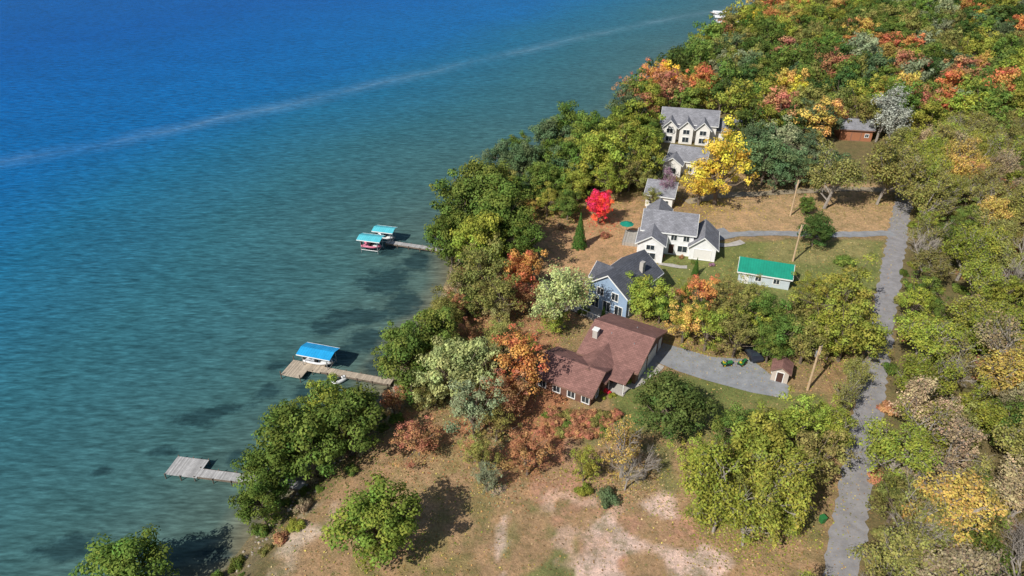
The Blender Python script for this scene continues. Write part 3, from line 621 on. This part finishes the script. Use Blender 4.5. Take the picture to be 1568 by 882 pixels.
V=[(1.5*math.cos(i*math.pi/4),1.5*math.sin(i*math.pi/4),2.1) for i in range(8)]+[(0,0,2.7)]; mesh('canopy',V,[(i,(i+1)%8,8) for i in range(8)],GRN,um)
# far ivory house
fw=empty('lake_house',(50.5,190,3.0),-14)
gable(fw,'main',0,0,15,8.5,5.0,2.8,IVORY,RLG)
for k,xx in enumerate((-5,-.5,4)): 
    gable(fw,'front_gable_%d'%k,xx,-4.8,4.4,3.6,4.6,1.8,IVORY,RLG,ax='y'); win(fw,xx,-7.0,.5,1.7,1.4,'-y'); win(fw,xx,-7.0,2.8,1.7,1.2,'-y')
gable(fw,'garage',11.1,1,8,7,3.2,2.2,IVORY,RLG); win(fw,-7.5,-2,3.0,1.3,1.1,'-x'); win(fw,-7.5,2,3.0,1.3,1.1,'-x'); win(fw,-7.5,0,.6,3,1.6,'-x')
e2=empty('grey_roof_house',(45.0,165,3.0),-22); gable(e2,'main',0,0,9,7,3.6,2.3,IVORY,RLG); gable(e2,'wing',-3,-4.0,4.4,4.4,3.3,1.5,IVORY,RLG,ax='y'); win(e2,-3,-6.2,.7,2,1.4,'-y'); win(e2,1,-3.5,.8,1.2,1.2,'-y'); win(e2,3.2,-3.5,.8,1.2,1.2,'-y'); win(e2,-4.5,0,1,1.6,1.4,'-x')
e3=empty('small_cottage',(34.5,145,3.0),-20); gable(e3,'main',0,0,6,7,3.2,2.0,IVORY,RLG); win(e3,-1.5,-3.5,.8,1.2,1.2,'-y'); win(e3,1.5,-3.5,.8,1.2,1.2,'-y'); win(e3,-3,0,.8,1.6,1.3,'-x')
br=empty('wooden_barn',(97.5,189,tz(97.5,189)),-10); gable(br,'main',0,0,8.5,6.5,3.4,1.8,REDS,RLG,trim=BTR); win(br,0,-3.25,.1,2.4,2.4,'-y','barn_door',REDS,mull=False,frame=BTR); win(br,2.8,-3.25,1.2,.9,.9,'-y')
gs=empty('green_roof_garage',(47.4,110.2,3.0),-19); gable(gs,'main',0,0,9.0,4.8,2.5,1.5,PALE,RGN,ov=.35)
win(gs,2.2,-2.4,.9,1.0,.9,'-y'); win(gs,-1.0,-2.4,.9,1.0,.9,'-y'); win(gs,4.5,0,.1,2.8,2.1,'+x','garage_door',DOORW,mull=False); win(gs,-3.2,-2.4,.05,.9,2.0,'-y','side_door',DOORW,mull=False)
ss=empty('garden_shed',(40.9,81.3,3.0),-25); gable(ss,'main',0,0,2.6,2.4,2.2,.8,CREAM,RBR,ax='y',ov=.25,trim=BTR); win(ss,0,-1.3,.05,.9,1.9,'-y','shed_door',DOOR,mull=False); win(ss,-1.2,0,.9,.7,.7,'-x')
# ---------------------------------------------------------------- docks
WOODG=planks('weathered_dock_boards',(.42,.41,.40),0,5); WOODT=planks('tan_dock_boards',(.46,.38,.29),0,5)
BLUEC=ribbed('blue_canopy_fabric',(.02,.33,.66)); TEALC=ribbed('teal_canopy_fabric',(.10,.50,.58))
def dock(name,a,b,wd,mat,z=.8):
    a=np.array(a[:2]);b=np.array(b[:2]); L=np.linalg.norm(b-a); e=empty(name,(a[0],a[1],0),math.degrees(math.atan2(b[1]-a[1],b[0]-a[0])))
    box('decking',e,0,L,-wd/2,wd/2,z-.12,z,mat); box('stringer_1',e,0,L,-wd/2-.06,-wd/2-.003,z-.3,z-.02,BARK); box('stringer_2',e,0,L,wd/2+.003,wd/2+.06,z-.3,z-.02,BARK)
    k=0; t=.2
    while t<L:
        for s in(-1,1): cyl('pile_%d'%k,e,(t,s*(wd/2+.13),-2),(t,s*(wd/2+.13),z+.15),.07,BARK,7); k+=1
        t+=2.6
    return e,L
dk,L=dock('wooden_dock',G(300,723,.8),G(470,744,.8),1.4,WOODG)
box('platform',dk,-4.0,.6,-.9,2.3,.69,.806,WOODG)
for k,(a,b) in enumerate([(-3.9,-1),(-3.9,2.35),(.5,2.35),(-1.7,2.35),(-1.7,-1)]): cyl('platform_pile_%d'%k,dk,(a,b,-2),(a,b,.95),.08,BARK,7)
dk2,L2=dock('wooden_dock',G(480,563,.8),G(600,585,.8),1.3,WOODT)
box('platform',dk2,-4.2,-.6,-2.9,1.0,.69,.806,WOODT); box('platform_corner',dk2,-1.6,1.6,-.9,2.0,.69,.809,WOODT)
for k,(a,b) in enumerate([(-4.1,-3),(-.7,-3),(-4.2,1.1),(-1.5,2.1),(1.5,2.1)]): cyl('platform_pile_%d'%k,dk2,(a,b,-2),(a,b,1.5),.08,BARK,7)
dk3,L3=dock('wooden_dock',G(592,370,.8),G(680,383,.8),1.3,WOODG)
def boat(p,cx,cy,z,L,W,mh,yaw=0):
    V=[];Fc=[]; ns=9
    for i in range(ns):
        t=i/(ns-1); xx=-L/2+L*t; wv_=W/2*(1-max(0,(t-.45)/.55)**2.2)*(.9+.1*min(1,t*4)); k=.0+.35*max(0,t-.6)
        prof=[(-wv_,.55+k*.6),(-wv_*.85,.1+k),(0,-.15+k*1.3),(wv_*.85,.1+k),(wv_,.55+k*.6),(wv_*.8,.6+k*.6),(wv_*.75,.25+k),(-wv_*.75,.25+k),(-wv_*.8,.6+k*.6)]
        for a,b in prof: V.append((cx+xx,cy+a,z+b))
    m=9
    for i in range(ns-1):
        for j in range(m): Fc.append((i*m+j,(i+1)*m+j,(i+1)*m+(j+1)%m,i*m+(j+1)%m))
    Fc.append(tuple(range(m))); Fc.append(tuple(reversed([(ns-1)*m+j for j in range(m)])))
    mesh('hull',V,Fc,mh,p,True)
    box('foredeck',p,cx+L*.12,cx+L*.34,cy-W*.33,cy+W*.33,z+.55,z+.68,TRIM,.03); box('windscreen',p,cx+L*.08,cx+L*.11,cy-W*.35,cy+W*.35,z+.6,z+.95,GLASS,.01)
    for s in(-1,1): box('boat_seat_%d'%s,p,cx-L*.12,cx-L*.02,cy+s*W*.2-.22,cy+s*W*.2+.22,z+.28,z+.75,DARK,.04)
    box('outboard_motor',p,cx-L/2-.45,cx-L/2-.02,cy-.18,cy+.18,z+.1,z+1.0,DARK,.06)
PINK=simple('pink_hull',(.65,.2,.28),.1,2,.3); WHULL=simple('white_hull',(.75,.75,.75),.05,2,.25)
def lift(name,u,v,yaw,L,W,mat,hull,z=3.0):
    p=G2(u,v,z); e=empty(name,(p[0],p[1],0),yaw)
    V=[];Fc=[]; n=7; m=9
    for i in range(m):
        a=-L/2+L*i/(m-1)
        for j in range(n):
            s=j/(n-1)*2-1; V.append((a,s*W/2,z+.42*(1-abs(s)**1.1)+(.0 if i%2 else .025)))
    for i in range(m-1):
        for j in range(n-1): q=i*n+j; Fc.append((q,q+n,q+n+1,q+1))
    o=mesh('canopy_cover',V,Fc,mat,e); so_=o.modifiers.new('s','SOLIDIFY'); so_.thickness=.05
    for s in(-1,1):
        box('valance_%d'%s,e,-L/2,L/2,s*(W/2+.03)-.02,s*(W/2+.03)+.02,z-.14,z+.03,TRIM)
        for t in(-1,1):
            cyl('lift_post_%d%d'%(s,t),e,(t*L*.36,s*W*.42,-2),(t*L*.36,s*W*.42,z),.06,METAL,7)
        cyl('top_rail_%d'%s,e,(-L/2,s*W*.42,z-.03),(L/2,s*W*.42,z-.03),.04,METAL,6); cyl('cradle_rail_%d'%s,e,(-L*.36,s*W*.42,.7),(L*.36,s*W*.42,.7),.05,METAL,6)
    for t in(-1,1): cyl('cross_beam_%d'%t,e,(t*L*.36,-W*.42,.7),(t*L*.36,W*.42,.7),.05,METAL,6)
    boat(e,0,0,.85,L*.82,W*.68,hull)
    return e
lift('boat_lift',487,538,-16,6.0,3.4,BLUEC,WHULL)
lift('boat_lift',568,364,-14,5.2,3.2,TEALC,PINK)
lift('boat_lift',589,351,-14,4.8,3.0,TEALC,WHULL)
p=G2(522,583,.2); js=empty('jet_ski',(p[0],p[1],.0),35)
V=[];Fc=[]
for i in range(7):
    t=i/6; xx=-1.5+3*t; wv_=.55*(1-max(0,(t-.4)/.6)**2)+.03; 
    for a,b in [(-wv_,.25),(0,-.05+.2*t*t),(wv_,.25),(wv_*.6,.5+.1*t),(0,.62+.15*math.sin(t*3)),(-wv_*.6,.5+.1*t)]: V.append((xx,a,b))
for i in range(6):
    for j in range(6): Fc.append((i*6+j,(i+1)*6+j,(i+1)*6+(j+1)%6,i*6+(j+1)%6))
Fc+= [tuple(range(6)),tuple(reversed(range(36,42)))]
mesh('hull',V,Fc,WHULL,js,True); box('saddle',js,-1.1,.1,-.2,.2,.6,.85,DARK,.07); cyl('handlebar',js,(.35,-.4,1.0),(.35,.4,1.0),.03,DARK,6); box('cowl',js,.2,.8,-.22,.22,.6,.95,WHULL,.08)
WC=simple('white_canopy',(.7,.72,.75),.05)
for (u,v) in [(1104,20),(1110,31)]: dock('lakeside_dock',G(u-14,v-2,.8),G(u+34,v+16,.8),2,DOORW)
lift('boat_lift',1102,18,-20,7,4,WC,WHULL); lift('boat_lift',1106,26,-20,7,4,WC,WHULL); lift('boat_lift',1108,34,-20,6,3.5,WC,WHULL)
# ---------------------------------------------------------------- utility poles and wires
tops=[]; PW=simple('pole_wood',(.50,.36,.22),.25,5)
for (u,v,h) in [(1236,598,8.2),(1214,400,8.0),(1210,330,8.5)]:
    p=G2(u,v); e=empty('utility_pole',(p[0],p[1],3.0),60); V=[];Fc=[]; tube(V,Fc,[(0,0,-.5),(0,0,h)],[.20,.14],9); mesh('pole',V,Fc,PW,e)
    box('crossarm',e,-1.1,1.1,-.26,-.15,h-.7,h-.55,PW); cyl('transformer',e,(.38,.15,h-2.1),(.38,.15,h-1.2),.22,METAL,12)
    for k in(-1,0,1): cyl('insulator_%d'%k,e,(k*.95,-.2,h-.55),(k*.95,-.2,h-.35),.05,CONC,6)
    tops.append((p[0],p[1],3+h-.35))
tops=[(tops[0][0]-4,tops[0][1]-50,12.2)]+tops
V=[];Fc=[]
for a,b in zip(tops[:-1],tops[1:]):
    for off in(-.9,.9):
        pts=[(a[0]+(b[0]-a[0])*t+off,a[1]+(b[1]-a[1])*t,a[2]+(b[2]-a[2])*t-1.2*4*t*(1-t)) for t in np.linspace(0,1,9)]; tube(V,Fc,pts,[.014]*9,3)
mesh('power_lines',V,Fc,DARK)
# ---------------------------------------------------------------- lawn tractors, car, rocks
TG=simple('tractor_green',(.03,.17,.05),.1,2,.5); TY=simple('tractor_yellow',(.6,.45,.02),.1,2,.5)
def tractor(u,v,yaw):
    p=G2(u,v); e=empty('lawn_tractor',(p[0],p[1],3.1),yaw); e.scale=(.8,.8,.8)
    box('hood',e,.15,1.15,-.28,.28,.45,.95,TG,.08); box('frame',e,-.9,1.1,-.22,.22,.28,.45,DARK); box('fender',e,-.85,-.1,-.5,.5,.5,.68,TG,.06); box('seat',e,-.7,-.3,-.22,.22,.68,.78,TY,.04); box('seat_back',e,-.8,-.68,-.22,.22,.75,1.1,TY,.04)
    cyl('steering_column',e,(.15,0,.9),(-.05,0,1.1),.03,DARK,6); cyl('steering_wheel',e,(-.05,0,1.1),(-.08,0,1.13),.17,DARK,12); box('mower_deck',e,-.35,.5,-.6,.6,.14,.28,DARK,.05)
    for k,(a,b,r) in enumerate([(-.6,.45,.33),(-.6,-.45,.33),(.8,.4,.22),(.8,-.4,.22)]):
        s=1 if b>0 else -1; cyl('wheel_%d'%k,e,(a,b-.1*s,r),(a,b+.12*s,r),r,DARK,14); cyl('hub_%d'%k,e,(a,b+.12*s,r),(a,b+.14*s,r),r*.5,TY,10)
tractor(1112,560,10); tractor(1136,559,40)
def car(u,v,yaw,colr):
    p=G2(u,v); e=empty('parked_car',(p[0],p[1],3.07),yaw); m=simple('car_paint',colr,.05,1,.25)
    prof=[(-2.2,.35),(-2.25,.75),(-2.1,.98),(-1.5,1.02),(-1.1,1.45),(.35,1.47),(1.0,1.02),(1.95,.88),(2.2,.65),(2.2,.35)]
    V=[(a,s*.88*(1 if b<1.1 else .8),b) for s in(-1,1) for a,b in prof]; n=10
    mesh('body',V,[tuple(range(n)),tuple(reversed(range(n,2*n)))]+[(i,i+n,(i+1)%n+n,(i+1)%n) for i in range(n)],m,e)
    for s in(-1,1):
        mesh('side_window_%d'%s,[(-1.35,s*.892,1.05),(.8,s*.892,1.05),(.3,s*.74,1.40),(-1.0,s*.74,1.40)],[(0,1,2,3)],GLASS,e)
    mesh('windscreen',[(.98,-.72,1.06),(.98,.72,1.06),(.42,.66,1.44),(.42,-.66,1.44)],[(0,1,2,3)],GLASS,e); mesh('rear_window',[(-1.5,-.72,1.06),(-1.5,.72,1.06),(-1.16,.66,1.42),(-1.16,-.66,1.42)],[(0,3,2,1)],GLASS,e)
    for k,(a,b) in enumerate([(-1.4,.8),(-1.4,-.8),(1.4,.8),(1.4,-.8)]):
        cyl('wheel_%d'%k,e,(a,b-.1,.33),(a,b+.12,.33),.33,DARK,16)
car(1150,545,100,(.03,.035,.05))
def rocks():
    r=np.random.default_rng(5); V=[];Fc=[]; ico=[(0,0,1),(.9,0,.3),(.3,.85,.3),(-.7,.5,.35),(-.7,-.5,.3),(.3,-.85,.35),(0,0,-.5)]
    fc=[(0,1,2),(0,2,3),(0,3,4),(0,4,5),(0,5,1),(6,2,1),(6,3,2),(6,4,3),(6,5,4),(6,1,5)]
    pts=shore
    for i in range(2,17):
        a=np.array(pts[i]);b=np.array(pts[i+1]); L=np.linalg.norm(b-a); t=(b-a)/L; nr=np.array((t[1],-t[0]))
        for k in range(int(L*4)):
            q=a+t*r.uniform(0,L)+nr*abs(r.normal(.6,1.0)); s=r.uniform(.10,.34); z=tz(q[0],q[1]); bs=len(V); th=r.uniform(0,6.28)
            for p in ico:
                pp=np.array(p)*r.uniform(.75,1.2,3)*s; V.append((q[0]+pp[0]*math.cos(th)-pp[1]*math.sin(th),q[1]+pp[0]*math.sin(th)+pp[1]*math.cos(th),z+pp[2]*.8))
            for f in fc: Fc.append(tuple(bs+j for j in f))
    mesh('shore_rocks',V,Fc,simple('shore_rock',(.30,.26,.21),.4,1.5))
rocks()
p=G2(1258,800); tb=empty('trash_bin',(p[0],p[1],3.0),20)
mesh('bin_body',[(-.25,-.25,0),(.25,-.25,0),(.25,.25,0),(-.25,.25,0),(-.32,-.32,1),(.32,-.32,1),(.32,.32,1),(-.32,.32,1)],[(0,3,2,1),(0,1,5,4),(1,2,6,5),(2,3,7,6),(3,0,4,7),(4,5,6,7)],TG,tb); box('bin_lid',tb,-.35,.35,-.35,.35,1.003,1.07,TG,.02)
